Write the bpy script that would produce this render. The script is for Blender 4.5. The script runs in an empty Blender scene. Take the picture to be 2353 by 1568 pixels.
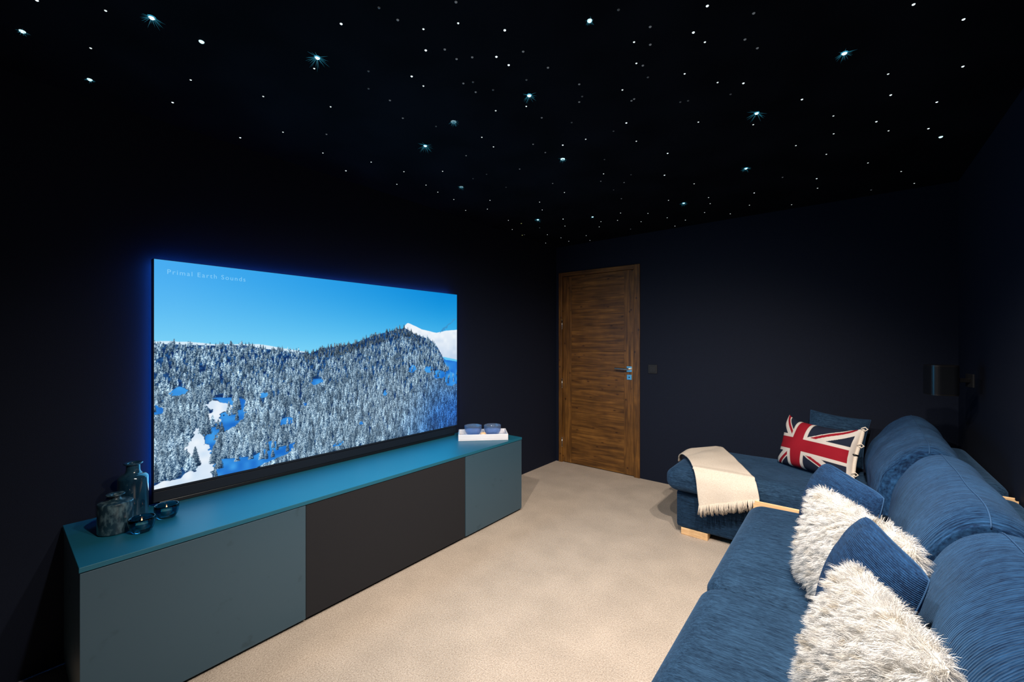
import bpy, bmesh, math, random
import numpy as np
from mathutils import Vector, Matrix
random.seed(7); rng = np.random.default_rng(7)
scn = bpy.context.scene
C = scn.collection

# ------------------------------------------------------------------ camera
cam_d = bpy.data.cameras.new('camera'); cam = bpy.data.objects.new('camera', cam_d); C.objects.link(cam)
cam_d.sensor_fit = 'HORIZONTAL'; cam_d.sensor_width = 36.0
cam_d.lens = 36.0 * 957.0 / 2353.0
cam_d.clip_start = 0.02
cam.location = (0, 0, 1.32); cam.rotation_euler = (math.pi / 2, 0, math.radians(38.8))
scn.camera = cam

# ------------------------------------------------------------------ world and exposure
w = bpy.data.worlds.new('world'); scn.world = w; w.use_nodes = True
w.node_tree.nodes['Background'].inputs[0].default_value = (0, 0, 0, 1)
w.node_tree.nodes['Background'].inputs[1].default_value = 0.0
scn.view_settings.view_transform = 'Standard'; scn.view_settings.look = 'None'
scn.view_settings.exposure = 0.0; scn.view_settings.gamma = 1.0
scn.view_settings.use_curve_mapping = False

# ------------------------------------------------------------------ ceiling spots (recessed downlights behind the picture's top edge)
SPOTS = [  # x, y, watts, aim x, aim y, half cone deg, blend
    (0.05, 0.95, 205, -0.80, 1.85, 58, 0.8),
    (-0.30, 0.55, 95, -1.1, 1.3, 62, 0.7),
    (-1.05, 0.50, 115, -1.35, 2.6, 52, 0.85),
    (0.12, 1.55, 100, -0.9, 2.9, 50, 0.9),
]
def add_spot(x, y, watts, ax, ay, half, blend):
    d = bpy.data.lights.new('downlight_beam', 'SPOT'); d.energy = watts; d.color = (1.0, 0.90, 0.80)
    d.spot_size = math.radians(2 * half); d.spot_blend = blend; d.shadow_soft_size = 0.03
    o = bpy.data.objects.new('downlight_beam', d); C.objects.link(o); o.location = (x, y, 2.325)
    o.rotation_euler = (Vector((ax, ay, 0)) - Vector((x, y, 2.325))).to_track_quat('-Z', 'Y').to_euler()
    return o
for s_ in SPOTS: add_spot(*s_)
# area lamp added before the screen to strengthen its blue light
tl_d = bpy.data.lights.new('television_boost_lamp', 'AREA'); tl_d.shape = 'RECTANGLE'; tl_d.size = 1.84; tl_d.size_y = 1.02
tl_d.energy = 11.0; tl_d.color = (0.02, 0.50, 1.0)
tl_o = bpy.data.objects.new('television_boost_lamp', tl_d); C.objects.link(tl_o); tl_o.location = (-2.424, 1.385, 1.17)
tl_o.rotation_euler = (math.pi / 2, 0, -math.pi / 2)

# ================================================================== materials
def srgb(r, g, b):
    f = lambda c: (c / 255 / 12.92) if c / 255 <= 0.04045 else ((c / 255 + 0.055) / 1.055) ** 2.4
    return (f(r), f(g), f(b), 1)
def new_mat(name, col=(0.5, 0.5, 0.5, 1), rough=0.6, metal=0.0, **kw):
    m = bpy.data.materials.new(name); m.use_nodes = True
    b = m.node_tree.nodes['Principled BSDF']
    b.inputs['Base Color'].default_value = col; b.inputs['Roughness'].default_value = rough; b.inputs['Metallic'].default_value = metal
    for k, v in kw.items(): b.inputs[k].default_value = v
    return m
def nd(m, t, **kw):
    n = m.node_tree.nodes.new(t)
    for k, v in kw.items():
        if k in n.inputs.keys(): n.inputs[k].default_value = v
        else: setattr(n, k, v)
    return n
def ln(m, a, ao, b, bi): m.node_tree.links.new(a.outputs[ao], b.inputs[bi])
def bsdf(m): return m.node_tree.nodes['Principled BSDF']
def ramp(m, stops):
    r = m.node_tree.nodes.new('ShaderNodeValToRGB'); e = r.color_ramp.elements
    e[0].position, e[0].color = stops[0]; e[1].position, e[1].color = stops[-1]
    for p, c in stops[1:-1]:
        x = e.new(p); x.color = c
    return r
def mapping(m, scale=(1, 1, 1), rot=(0, 0, 0), coord='Object'):
    tc = nd(m, 'ShaderNodeTexCoord'); mp = nd(m, 'ShaderNodeMapping')
    mp.inputs['Scale'].default_value = scale; mp.inputs['Rotation'].default_value = rot
    ln(m, tc, coord, mp, 'Vector'); return mp
def noise_mat(name, c1, c2, scale=20, rough=0.7, stretch=(1, 1, 1), bump=0.0, bdist=0.002, detail=4, lo=0.35, hi=0.65, **kw):
    m = new_mat(name, c1, rough, **kw); mp = mapping(m, stretch)
    n = nd(m, 'ShaderNodeTexNoise', Scale=scale, Detail=detail); ln(m, mp, 0, n, 'Vector')
    r = ramp(m, [(lo, c1), (hi, c2)]); ln(m, n, 'Fac', r, 0); ln(m, r, 0, bsdf(m), 'Base Color')
    if bump:
        b = nd(m, 'ShaderNodeBump', Strength=bump, Distance=bdist); ln(m, n, 'Fac', b, 'Height'); ln(m, b, 0, bsdf(m), 'Normal')
    return m
def fabric(name, dark, light, axis=1, rib=0.0, ribscale=60, streak=1.0, rough=0.85, rib_axis=None):
    """woven chenille: fine streaks running along one axis, optional corduroy ribs"""
    m = new_mat(name, dark, rough)
    b = bsdf(m); b.inputs['Specular IOR Level'].default_value = 0.15
    b.inputs['Sheen Weight'].default_value = 0.15; b.inputs['Sheen Roughness'].default_value = 0.5
    b.inputs['Sheen Tint'].default_value = (0.25, 0.5, 0.9, 1)
    st = [460, 460, 460]
    for a_ in (axis if isinstance(axis, tuple) else (axis,)): st[a_] = 52
    mp = mapping(m, tuple(st)); n1 = nd(m, 'ShaderNodeTexNoise', Scale=1.0, Detail=4, Roughness=0.65); ln(m, mp, 0, n1, 'Vector')
    mp3 = mapping(m, tuple(v_ * 0.28 for v_ in st)); n3 = nd(m, 'ShaderNodeTexNoise', Scale=1.0, Detail=2); ln(m, mp3, 0, n3, 'Vector')
    mp2 = mapping(m, (1, 1, 1)); n2 = nd(m, 'ShaderNodeTexNoise', Scale=7.0, Detail=3); ln(m, mp2, 0, n2, 'Vector')
    mix = nd(m, 'ShaderNodeMath', operation='MULTIPLY_ADD'); ln(m, n1, 'Fac', mix, 0); mix.inputs[1].default_value = 0.62 * streak
    sc = nd(m, 'ShaderNodeMath', operation='MULTIPLY'); ln(m, n2, 'Fac', sc, 0); sc.inputs[1].default_value = 0.16
    s3 = nd(m, 'ShaderNodeMath', operation='MULTIPLY_ADD'); ln(m, n3, 'Fac', s3, 0); s3.inputs[1].default_value = 0.32; ln(m, sc, 0, s3, 2)
    ln(m, s3, 0, mix, 2)
    r = ramp(m, [(0.44, dark), (0.70, light)]); ln(m, mix, 0, r, 0); ln(m, r, 0, b, 'Base Color')
    bp = nd(m, 'ShaderNodeBump', Strength=0.5, Distance=0.0015); ln(m, n1, 'Fac', bp, 'Height')
    if rib:
        ax = 'XYZ'[rib_axis]
        wv = nd(m, 'ShaderNodeTexWave', Scale=ribscale, Distortion=0.6, wave_type='BANDS', bands_direction=ax)
        wv.inputs['Detail Scale'].default_value = 0.4
        ln(m, mp2, 0, wv, 'Vector')
        b2 = nd(m, 'ShaderNodeBump', Strength=rib, Distance=0.003); ln(m, wv, 'Fac', b2, 'Height'); ln(m, bp, 0, b2, 'Normal')
        ln(m, b2, 0, b, 'Normal')
        mx = nd(m, 'ShaderNodeMixRGB', blend_type='MULTIPLY'); mx.inputs[0].default_value = 0.38
        rr = ramp(m, [(0.15, (0.35, 0.35, 0.4, 1)), (0.6, (1, 1, 1, 1))]); ln(m, wv, 'Fac', rr, 0)
        ln(m, r, 0, mx, 1); ln(m, rr, 0, mx, 2); ln(m, mx, 0, b, 'Base Color')
    else: ln(m, bp, 0, b, 'Normal')
    return m

M = {}
M['wall'] = noise_mat('wall_paint_navy', (0.0026, 0.0056, 0.0165, 1), (0.0040, 0.0080, 0.0220, 1), 260, 0.75, bump=0.25, bdist=0.001)
bsdf(M['wall']).inputs['Specular IOR Level'].default_value = 0.25
M['ceil'] = noise_mat('ceiling_black_cloth', (0.0022, 0.0028, 0.0045, 1), (0.0045, 0.0055, 0.0085, 1), 3, 0.95, bump=0)
bsdf(M['ceil']).inputs['Specular IOR Level'].default_value = 0.05

def carpet_mat():
    m = new_mat('carpet_beige', (0.6, 0.5, 0.4, 1), 0.95); b = bsdf(m); b.inputs['Specular IOR Level'].default_value = 0.05
    mp = mapping(m); n = nd(m, 'ShaderNodeTexNoise', Scale=170, Detail=3); n2 = nd(m, 'ShaderNodeTexNoise', Scale=5, Detail=4)
    v = nd(m, 'ShaderNodeTexVoronoi', Scale=240)
    for x in (n, n2, v): ln(m, mp, 0, x, 'Vector')
    r = ramp(m, [(0.3, (0.44, 0.355, 0.285, 1)), (0.55, (0.60, 0.505, 0.415, 1)), (0.75, (0.72, 0.62, 0.52, 1))]); ln(m, n, 'Fac', r, 0)
    r2 = ramp(m, [(0.35, (0.86, 0.86, 0.86, 1)), (0.7, (1, 1, 1, 1))]); ln(m, n2, 'Fac', r2, 0)
    mx = nd(m, 'ShaderNodeMixRGB', blend_type='MULTIPLY'); mx.inputs[0].default_value = 1; ln(m, r, 0, mx, 1); ln(m, r2, 0, mx, 2)
    ln(m, mx, 0, b, 'Base Color')
    bp = nd(m, 'ShaderNodeBump', Strength=0.6, Distance=0.003); ln(m, v, 'Distance', bp, 'Height')
    b2 = nd(m, 'ShaderNodeBump', Strength=0.5, Distance=0.006); ln(m, n, 'Fac', b2, 'Height'); ln(m, bp, 0, b2, 'Normal'); ln(m, b2, 0, b, 'Normal')
    return m
M['carpet'] = carpet_mat()

M['teal_top_blue_lit'] = noise_mat('cabinet_teal_lacquer_blue_lit', (0.006, 0.105, 0.170, 1), (0.008, 0.114, 0.183, 1), 3, 0.46)  # same lacquer as the front, with the screen's blue light put into the colour
bsdf(M['teal_top_blue_lit']).inputs['IOR'].default_value = 1.5
bsdf(M['teal_top_blue_lit']).inputs['Coat Weight'].default_value = 0.0; bsdf(M['teal_top_blue_lit']).inputs['Coat Roughness'].default_value = 0.3
def front_mat():
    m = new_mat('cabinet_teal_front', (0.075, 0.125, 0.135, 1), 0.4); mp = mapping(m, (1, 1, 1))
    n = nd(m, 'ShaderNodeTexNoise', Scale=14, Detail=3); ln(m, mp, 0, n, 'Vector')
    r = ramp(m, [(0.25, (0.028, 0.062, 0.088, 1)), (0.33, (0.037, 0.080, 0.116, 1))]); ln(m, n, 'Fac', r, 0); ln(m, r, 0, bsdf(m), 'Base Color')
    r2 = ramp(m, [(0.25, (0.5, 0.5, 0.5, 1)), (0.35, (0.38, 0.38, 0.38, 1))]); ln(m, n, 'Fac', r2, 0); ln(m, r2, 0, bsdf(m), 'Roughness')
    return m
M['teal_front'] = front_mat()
M['speaker_cloth'] = noise_mat('black_speaker_cloth', (0.005, 0.0055, 0.0085, 1), (0.010, 0.0105, 0.015, 1), 900, 0.9, bump=0.3, bdist=0.0005)
M['plinth'] = new_mat('dark_plinth', (0.006, 0.010, 0.012, 1), 0.7)
M['tv_black'] = new_mat('tv_black_plastic', (0.006, 0.007, 0.009, 1), 0.32)
M['tv_chin'] = new_mat('tv_dark_plastic_blue_bounce', (0.002, 0.006, 0.014, 1), 0.55)  # blue bounce of the screen mixed into the dark plastic colour
M['rail'] = new_mat('tv_thin_rim', (0.05, 0.05, 0.055, 1), 0.3, 0.8)
M['led_blue'] = new_mat('tv_back_light_blue', (0, 0, 0, 1)); bsdf(M['led_blue']).inputs['Emission Color'].default_value = (0.02, 0.16, 0.75, 1)
bsdf(M['led_blue']).inputs['Emission Strength'].default_value = 42.0
M['steel'] = new_mat('brushed_steel', (0.55, 0.53, 0.50, 1), 0.3, 1.0)
M['switch'] = new_mat('switch_black', (0.007, 0.008, 0.011, 1), 0.6)
M['spk'] = new_mat('speaker_black', (0.006, 0.006, 0.007, 1), 0.35)
M['spk_grille'] = new_mat('speaker_grille_black', (0.004, 0.005, 0.007, 1), 0.30)
M['grey_plastic'] = new_mat('bracket_grey', (0.010, 0.011, 0.014, 1), 0.5)
M['white_lacquer'] = noise_mat('tray_white_lacquer', (0.74, 0.72, 0.74, 1), (0.80, 0.78, 0.79, 1), 8, 0.4)
M['birch'] = noise_mat('birch_wood', (0.70, 0.42, 0.20, 1), (0.86, 0.58, 0.31, 1), 6, 0.5, stretch=(2, 24, 24))
M['cream'] = noise_mat('cream_wool', (0.62, 0.52, 0.42, 1), (0.78, 0.69, 0.58, 1), 320, 0.95, bump=0.5, bdist=0.001)
bsdf(M['cream']).inputs['Specular IOR Level'].default_value = 0.1
M['denim'] = fabric('denim_seat_weave', (0.0030, 0.013, 0.032, 1), (0.028, 0.074, 0.146, 1), axis=0)
M['denim_x'] = fabric('denim_seat_weave_across', (0.0035, 0.014, 0.034, 1), (0.028, 0.072, 0.140, 1), axis=0)
M['cord_back'] = fabric('blue_corduroy_back', (0.0012, 0.013, 0.046, 1), (0.022, 0.088, 0.215, 1), axis=(0, 2), rib=0.8, ribscale=46, rib_axis=1, streak=0.95)
M['cord'] = fabric('blue_corduroy_cushion', (0.0012, 0.012, 0.046, 1), (0.016, 0.070, 0.190, 1), axis=0, rib=0.8, ribscale=75, rib_axis=2, streak=0.95)
M['denim_dark'] = fabric('denim_base_weave', (0.003, 0.012, 0.028, 1), (0.014, 0.044, 0.095, 1), axis=0)
M['piping'] = new_mat('blue_piping', (0.014, 0.062, 0.155, 1), 0.8)
M['hide'] = new_mat('sheepskin_hide', (0.70, 0.67, 0.62, 1), 0.9)
def fur_mat():
    m = new_mat('sheepskin_wool', (0.85, 0.81, 0.76, 1), 0.75); b = bsdf(m); b.inputs['Specular IOR Level'].default_value = 0.2
    a = nd(m, 'ShaderNodeAttribute', attribute_name='Col'); ln(m, a, 'Color', b, 'Base Color')
    tr = nd(m, 'ShaderNodeBsdfTranslucent'); ln(m, a, 'Color', tr, 'Color')
    mx = nd(m, 'ShaderNodeMixShader'); mx.inputs[0].default_value = 0.35
    out = m.node_tree.nodes['Material Output']; ln(m, b, 0, mx, 1); ln(m, tr, 0, mx, 2); ln(m, mx, 0, out, 0)
    return m
M['fur'] = fur_mat()
def attr_mat(name, rough=0.8, emit=None):
    m = new_mat(name, (0, 0, 0, 1), rough); a = nd(m, 'ShaderNodeAttribute', attribute_name='Col')
    if emit:
        ln(m, a, 'Color', bsdf(m), 'Emission Color'); bsdf(m).inputs['Emission Strength'].default_value = emit
    else: ln(m, a, 'Color', bsdf(m), 'Base Color')
    return m
def wood_mat(name, axis):
    m = new_mat(name, (0.2, 0.08, 0.02, 1), 0.48)
    st = [26, 26, 26]; st[axis] = 2.2
    mp = mapping(m, tuple(st)); n = nd(m, 'ShaderNodeTexNoise', Scale=1.5, Detail=6, Distortion=0.7); ln(m, mp, 0, n, 'Vector')
    mp2 = mapping(m, (1, 1, 1)); n2 = nd(m, 'ShaderNodeTexNoise', Scale=9, Detail=2); ln(m, mp2, 0, n2, 'Vector')
    r = ramp(m, [(0.28, (0.060, 0.023, 0.004, 1)), (0.5, (0.158, 0.066, 0.012, 1)), (0.72, (0.27, 0.120, 0.024, 1))]); ln(m, n, 'Fac', r, 0)
    st3 = [13.0, 13.0, 20.0]; st3[axis] = st3[axis] * 0.62
    mp3 = mapping(m, tuple(st3)); v = nd(m, 'ShaderNodeTexVoronoi', Scale=1.0); ln(m, mp3, 0, v, 'Vector')
    kr = ramp(m, [(0.05, (0.14, 0.10, 0.08, 1)), (0.12, (0.60, 0.5, 0.45, 1)), (0.17, (1, 1, 1, 1))]); ln(m, v, 'Distance', kr, 0)
    mx = nd(m, 'ShaderNodeMixRGB', blend_type='MULTIPLY'); mx.inputs[0].default_value = 0.85; ln(m, r, 0, mx, 1); ln(m, kr, 0, mx, 2)
    r2 = ramp(m, [(0.3, (0.62, 0.62, 0.62, 1)), (0.7, (1, 1, 1, 1))]); ln(m, n2, 'Fac', r2, 0)
    m2 = nd(m, 'ShaderNodeMixRGB', blend_type='MULTIPLY'); m2.inputs[0].default_value = 0.8; ln(m, mx, 0, m2, 1); ln(m, r2, 0, m2, 2)
    oi = nd(m, 'ShaderNodeObjectInfo')
    ln(m, m2, 0, bsdf(m), 'Base Color')
    bp = nd(m, 'ShaderNodeBump', Strength=0.25, Distance=0.002); ln(m, n, 'Fac', bp, 'Height'); ln(m, bp, 0, bsdf(m), 'Normal')
    return m
M['wood_h'] = wood_mat('door_planks_stained', 0)
M['wood_v'] = wood_mat('door_stiles_stained', 2)
M['bottle'] = noise_mat('blue_grey_glazed_glass', (0.004, 0.022, 0.045, 1), (0.018, 0.060, 0.100, 1), 26, 0.12, stretch=(1, 1, 0.4), **{'Coat Weight': 1.0, 'Coat Roughness': 0.05})
M['jar'] = noise_mat('grey_crackled_glaze', (0.010, 0.032, 0.050, 1), (0.085, 0.150, 0.180, 1), 70, 0.35, stretch=(1, 1, 0.5), detail=6, lo=0.46, hi=0.68, **{'Coat Weight': 0.5, 'Coat Roughness': 0.1})
def glass(name, tint, mixdark=0.5):
    m = new_mat(name, tint, 0.03); b = bsdf(m); b.inputs['Transmission Weight'].default_value = 1.0; b.inputs['IOR'].default_value = 1.45
    return m
M['navy_glass'] = glass('navy_tinted_glass', (0.06, 0.26, 0.36, 1))
M['bowl_glass'] = glass('blue_tinted_glass', (0.42, 0.58, 0.85, 1))
bsdf(M['bowl_glass']).inputs['Transmission Weight'].default_value = 0.86
M['wax'] = new_mat('pale_wax', (0.80, 0.62, 0.50, 1), 0.5)
M['aqua'] = new_mat('aqua_glass_base', (0.05, 0.85, 0.88, 1), 0.25)
M['alu'] = new_mat('tealight_cup', (0.6, 0.6, 0.62, 1), 0.3, 1.0)
M['flame'] = new_mat('flame', (0, 0, 0, 1)); bsdf(M['flame']).inputs['Emission Color'].default_value = (1.0, 0.45, 0.22, 1); bsdf(M['flame']).inputs['Emission Strength'].default_value = 3.0
def emit_mat(name, col, s):
    m = new_mat(name, (0, 0, 0, 1), 0.4); bsdf(m).inputs['Emission Color'].default_value = col; bsdf(m).inputs['Emission Strength'].default_value = s
    m.cycles.emission_sampling = 'NONE'; return m

# ================================================================== geometry helpers
def tag(o, label=None, cat=None, group=None, kind=None):
    for k, v in (('label', label), ('category', cat), ('group', group), ('kind', kind)):
        if v: o[k] = v
    return o
def link(name, me, mat, parent=None, smooth=False, loc=None, rot=None):
    o = bpy.data.objects.new(name, me); C.objects.link(o)
    if mat is not None: me.materials.append(mat)
    if parent is not None: o.parent = parent
    if smooth: me.polygons.foreach_set('use_smooth', [True] * len(me.polygons))
    if loc is not None: o.location = loc
    if rot is not None: o.rotation_euler = rot
    return o
def empty(name, loc=(0, 0, 0), rz=0.0, mat=None):
    o = bpy.data.objects.new(name, None); C.objects.link(o); o.empty_display_size = 0.1
    if mat is not None: o.matrix_world = mat
    else: o.location = loc; o.rotation_euler = (0, 0, rz)
    return o
class MB:
    def __init__(s): s.v = []; s.f = []
    def add(s, v, f):
        k = len(s.v); s.v += [tuple(p) for p in v]; s.f += [tuple(i + k for i in q) for q in f]; return s
    def box(s, x0, x1, y0, y1, z0, z1):
        v = [(x, y, z) for z in (z0, z1) for (x, y) in ((x0, y0), (x1, y0), (x1, y1), (x0, y1))]
        return s.add(v, [(3, 2, 1, 0), (4, 5, 6, 7), (0, 1, 5, 4), (1, 2, 6, 5), (2, 3, 7, 6), (3, 0, 4, 7)])
    def lathe(s, prof, n=48, cx=0, cy=0, cz=0):
        v = []; f = []
        for (r, z) in prof:
            for k in range(n):
                a = 2 * math.pi * k / n; v.append((cx + r * math.cos(a), cy + r * math.sin(a), cz + z))
        for i in range(len(prof) - 1):
            for k in range(n):
                a, b = i * n + k, i * n + (k + 1) % n; f.append((a, b, b + n, a + n))
        if prof[0][0] > 1e-5: f.append(tuple(range(n))[::-1])
        if prof[-1][0] > 1e-5: f.append(tuple((len(prof) - 1) * n + k for k in range(n)))
        return s.add(v, f)
    def tube(s, pts, r, n=8, taper=None, cap=True):
        pts = [Vector(p) for p in pts]; v = []; f = []; up = Vector((0, 0, 1)); prev = None
        for i, p in enumerate(pts):
            t = (pts[min(i + 1, len(pts) - 1)] - pts[max(i - 1, 0)]).normalized()
            if prev is None:
                a = t.cross(up if abs(t.z) < 0.9 else Vector((1, 0, 0))).normalized()
            else: a = (prev - t * prev.dot(t)).normalized()
            prev = a; b = t.cross(a); rr = r if taper is None else r * taper[i]
            for k in range(n):
                q = 2 * math.pi * k / n; v.append(p + a * (rr * math.cos(q)) + b * (rr * math.sin(q)))
        for i in range(len(pts) - 1):
            for k in range(n): a, b = i * n + k, i * n + (k + 1) % n; f.append((a, b, b + n, a + n))
        if cap: f.append(tuple(range(n))[::-1]); f.append(tuple((len(pts) - 1) * n + k for k in range(n)))
        return s.add(v, f)
    def mesh(s, name, bevel=0.0, seg=2):
        me = bpy.data.meshes.new(name); me.from_pydata(s.v, [], s.f); me.update()
        bm = bmesh.new(); bm.from_mesh(me)
        if bevel:
            bmesh.ops.bevel(bm, geom=bm.edges[:] , offset=bevel, segments=seg, profile=0.5, affect='EDGES', clamp_overlap=True)
        bmesh.ops.recalc_face_normals(bm, faces=bm.faces[:]); bm.to_mesh(me); bm.free(); return me
    def build(s, name, mat, parent=None, bevel=0.0, seg=2, smooth=False, **kw):
        return link(name, s.mesh(name, bevel, seg), mat, parent, smooth, **kw)
def grid_mesh(name, P, closed_u=False):
    """P: (nv, nu, 3) array -> quad sheet"""
    nv, nu = P.shape[:2]; me = bpy.data.meshes.new(name)
    idx = np.arange(nv * nu).reshape(nv, nu)
    if closed_u: idx = np.concatenate([idx, idx[:, :1]], 1)
    q = np.stack([idx[:-1, :-1], idx[:-1, 1:], idx[1:, 1:], idx[1:, :-1]], -1).reshape(-1, 4)
    fast_mesh(me, P.reshape(-1, 3), q); return me
def fast_mesh(me, V, Q):
    me.vertices.add(len(V)); me.vertices.foreach_set('co', np.asarray(V, np.float32).ravel())
    me.loops.add(Q.size); me.loops.foreach_set('vertex_index', Q.ravel().astype(np.int32))
    me.polygons.add(len(Q)); k = Q.shape[1]
    me.polygons.foreach_set('loop_start', np.arange(0, Q.size, k, dtype=np.int32))
    try: me.polygons.foreach_set('loop_total', np.full(len(Q), k, np.int32))
    except Exception: pass
    me.update(calc_edges=True); me.validate()
def set_col(me, col):
    a = me.color_attributes.new('Col', 'FLOAT_COLOR', 'POINT')
    c = np.ones((len(me.vertices), 4), np.float32); c[:, :3] = col; a.data.foreach_set('color', c.ravel())
def vnoise(P, scale, seed):
    """smooth pseudo noise from summed sines, P (...,3) -> (...)"""
    r = np.random.default_rng(seed); out = 0
    for k in range(9):
        d = r.normal(size=3) * scale * r.uniform(0.5, 1.8); out = out + np.sin(P @ d + r.uniform(0, 6.28)) / 9 ** 0.5 * 0.8
    return out
def soft_box(name, half, rad, n=28, warp=None, mat=None, parent=None, pw=None):
    """cube subdivided and rounded; warp(P)->P in local space"""
    hx, hy, hz = half; bm = bmesh.new(); bmesh.ops.create_cube(bm, size=2.0)
    bmesh.ops.subdivide_edges(bm, edges=bm.edges[:], cuts=n, use_grid_fill=True)
    me = bpy.data.meshes.new(name); bm.to_mesh(me); bm.free()
    V = np.empty(len(me.vertices) * 3, np.float32); me.vertices.foreach_get('co', V); V = V.reshape(-1, 3).astype(float)
    # concentrate samples at the borders
    V = np.sin(V * math.pi / 2 * 0.96) / math.sin(math.pi / 2 * 0.96)
    H = np.array(half); P = V * H; inner = np.clip(P, -(H - rad), (H - rad)); d = P - inner
    L = np.linalg.norm(d, axis=1, keepdims=True); L[L < 1e-9] = 1
    m_ = (np.abs(d).max(axis=1, keepdims=True)); P = inner + d / L * m_
    if warp is not None: P = warp(P)
    me.vertices.foreach_set('co', P.astype(np.float32).ravel()); me.update()
    return link(name, me, mat, parent, True)

# ================================================================== ROOM
X0, X1, Y0, Y1, ZC = -2.50, 0.56, -1.0, 3.89, 2.35
T = 0.12
def struct(name, b, mat): o = b.build(name, mat); o['kind'] = 'structure'; return o
struct('floor', MB().box(X0 - T, X1 + T, Y0 - T, Y1 + T, -T, 0), M['carpet'])
struct('ceiling', MB().box(X0 - T, X1 + T, Y0 - T, Y1 + T, ZC, ZC + T), M['ceil'])
struct('wall_left', MB().box(X0 - T, X0, Y0 - T, Y1 + T, 0, ZC), M['wall'])
struct('wall_right', MB().box(X1, X1 + T, Y0 - T, Y1 + T, 0, ZC), M['wall'])
struct('wall_front', MB().box(X0, X1, Y0 - T, Y0, 0, ZC), M['wall'])
DX0, DX1, DZ = -2.462, -1.549, 2.062
wb = MB(); wb.box(X0, DX0, Y1, Y1 + T, 0, ZC); wb.box(DX1, X1, Y1, Y1 + T, 0, ZC); wb.box(DX0, DX1, Y1, Y1 + T, DZ, ZC)
wb.box(DX0, DX1, Y1 + 0.09, Y1 + T, 0, DZ)
struct('wall_back', wb, M['wall'])

# door: frame, leaf with stiles and horizontal planks, hinges, lever
door = empty('door_1', (DX0, Y1, 0)); door['kind'] = 'structure'
W = DX1 - DX0; ft = 0.042
MB().box(0, ft, -0.012, 0.085, 0, DZ).build('door_jamb', M['wood_v'], door, 0.003)
MB().box(W - ft - 0.014, W, -0.012, 0.085, 0, DZ).build('door_jamb', M['wood_v'], door, 0.003)
MB().box(ft, W - ft - 0.014, -0.012, 0.085, DZ - ft, DZ).build('door_head', M['wood_h'], door, 0.003)
lx0, lx1, lz1 = ft + 0.003, W - ft - 0.017, DZ - ft - 0.003
leaf = empty('door_leaf'); leaf.parent = door
MB().box(lx0, lx0 + 0.105, 0.004, 0.044, 0.008, lz1).build('stile', M['wood_v'], leaf, 0.002)
MB().box(lx1 - 0.105, lx1, 0.004, 0.044, 0.008, lz1).build('stile', M['wood_v'], leaf, 0.002)
pb = MB(); np_ = 15; zz = 0.008; hh = (lz1 - 0.008) / np_
for k in range(np_):
    pb.box(lx0 + 0.106, lx1 - 0.106, 0.008 + 0.001 * (k % 2), 0.040, zz + 0.0004, zz + hh - 0.0004); zz += hh
pb.build('plank_panel', M['wood_h'], leaf, 0.0009)
for hz in (0.22, 0.86, 1.50):
    h = MB(); h.tube([(ft + 0.001, -0.010, hz - 0.045), (ft + 0.001, -0.010, hz + 0.045)], 0.0065, 10)
    h.tube([(ft + 0.001, -0.010, hz - 0.052), (ft + 0.001, -0.010, hz - 0.045)], 0.0045, 10); h.tube([(ft + 0.001, -0.010, hz + 0.045), (ft + 0.001, -0.010, hz + 0.052)], 0.0045, 10)
    h.build('hinge', M['steel'], door, smooth=True)
hx, hz = lx1 - 0.048, 1.045
hb = MB(); hb.box(hx - 0.026, hx + 0.026, -0.004, 0.004, hz - 0.026, hz + 0.026)
hb.tube([(hx, 0.0, hz), (hx, -0.045, hz)], 0.010, 14)
hb.tube([(hx + 0.008, -0.048, hz), (hx - 0.03, -0.050, hz), (hx - 0.13, -0.047, hz + 0.004)], 0.0095, 14)
hb.build('door_handle', M['steel'], leaf, smooth=False)
kb = MB(); kb.box(hx - 0.026, hx + 0.026, -0.004, 0.004, hz - 0.105, hz - 0.053); kb.build('keyhole_plate', M['steel'], leaf, 0.002)
MB().lathe([(0.006, 0), (0.006, 0.002)], 12).build('keyhole', M['spk'], leaf, loc=(hx, -0.0045, hz - 0.079), rot=(math.pi / 2, 0, 0))

# light switch on back wall
sw = empty('light_switch', (-1.425, Y1 - 0.001, 1.055)); tag(sw, 'black square light switch on the navy wall just right of the wooden door', 'light switch')
MB().box(-0.042, 0.042, -0.009, 0, -0.042, 0.042).build('switch_frame', M['switch'], sw, 0.003)
MB().box(-0.028, 0.028, -0.014, -0.0095, -0.028, 0.028).build('rocker', M['switch'], sw, 0.003)

# recessed downlights the beams come from
for i, s_ in enumerate(SPOTS):
    t = empty('recessed_downlight', (s_[0], s_[1], ZC)); tag(t, 'small round black recessed downlight in the dark ceiling behind the stars', 'ceiling light', 'recessed downlights in the ceiling')
    MB().lathe([(0.034, 0.0), (0.034, -0.004), (0.045, -0.004), (0.047, 0.0)], 32).build('trim_ring', M['spk'], t, smooth=True)

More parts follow.
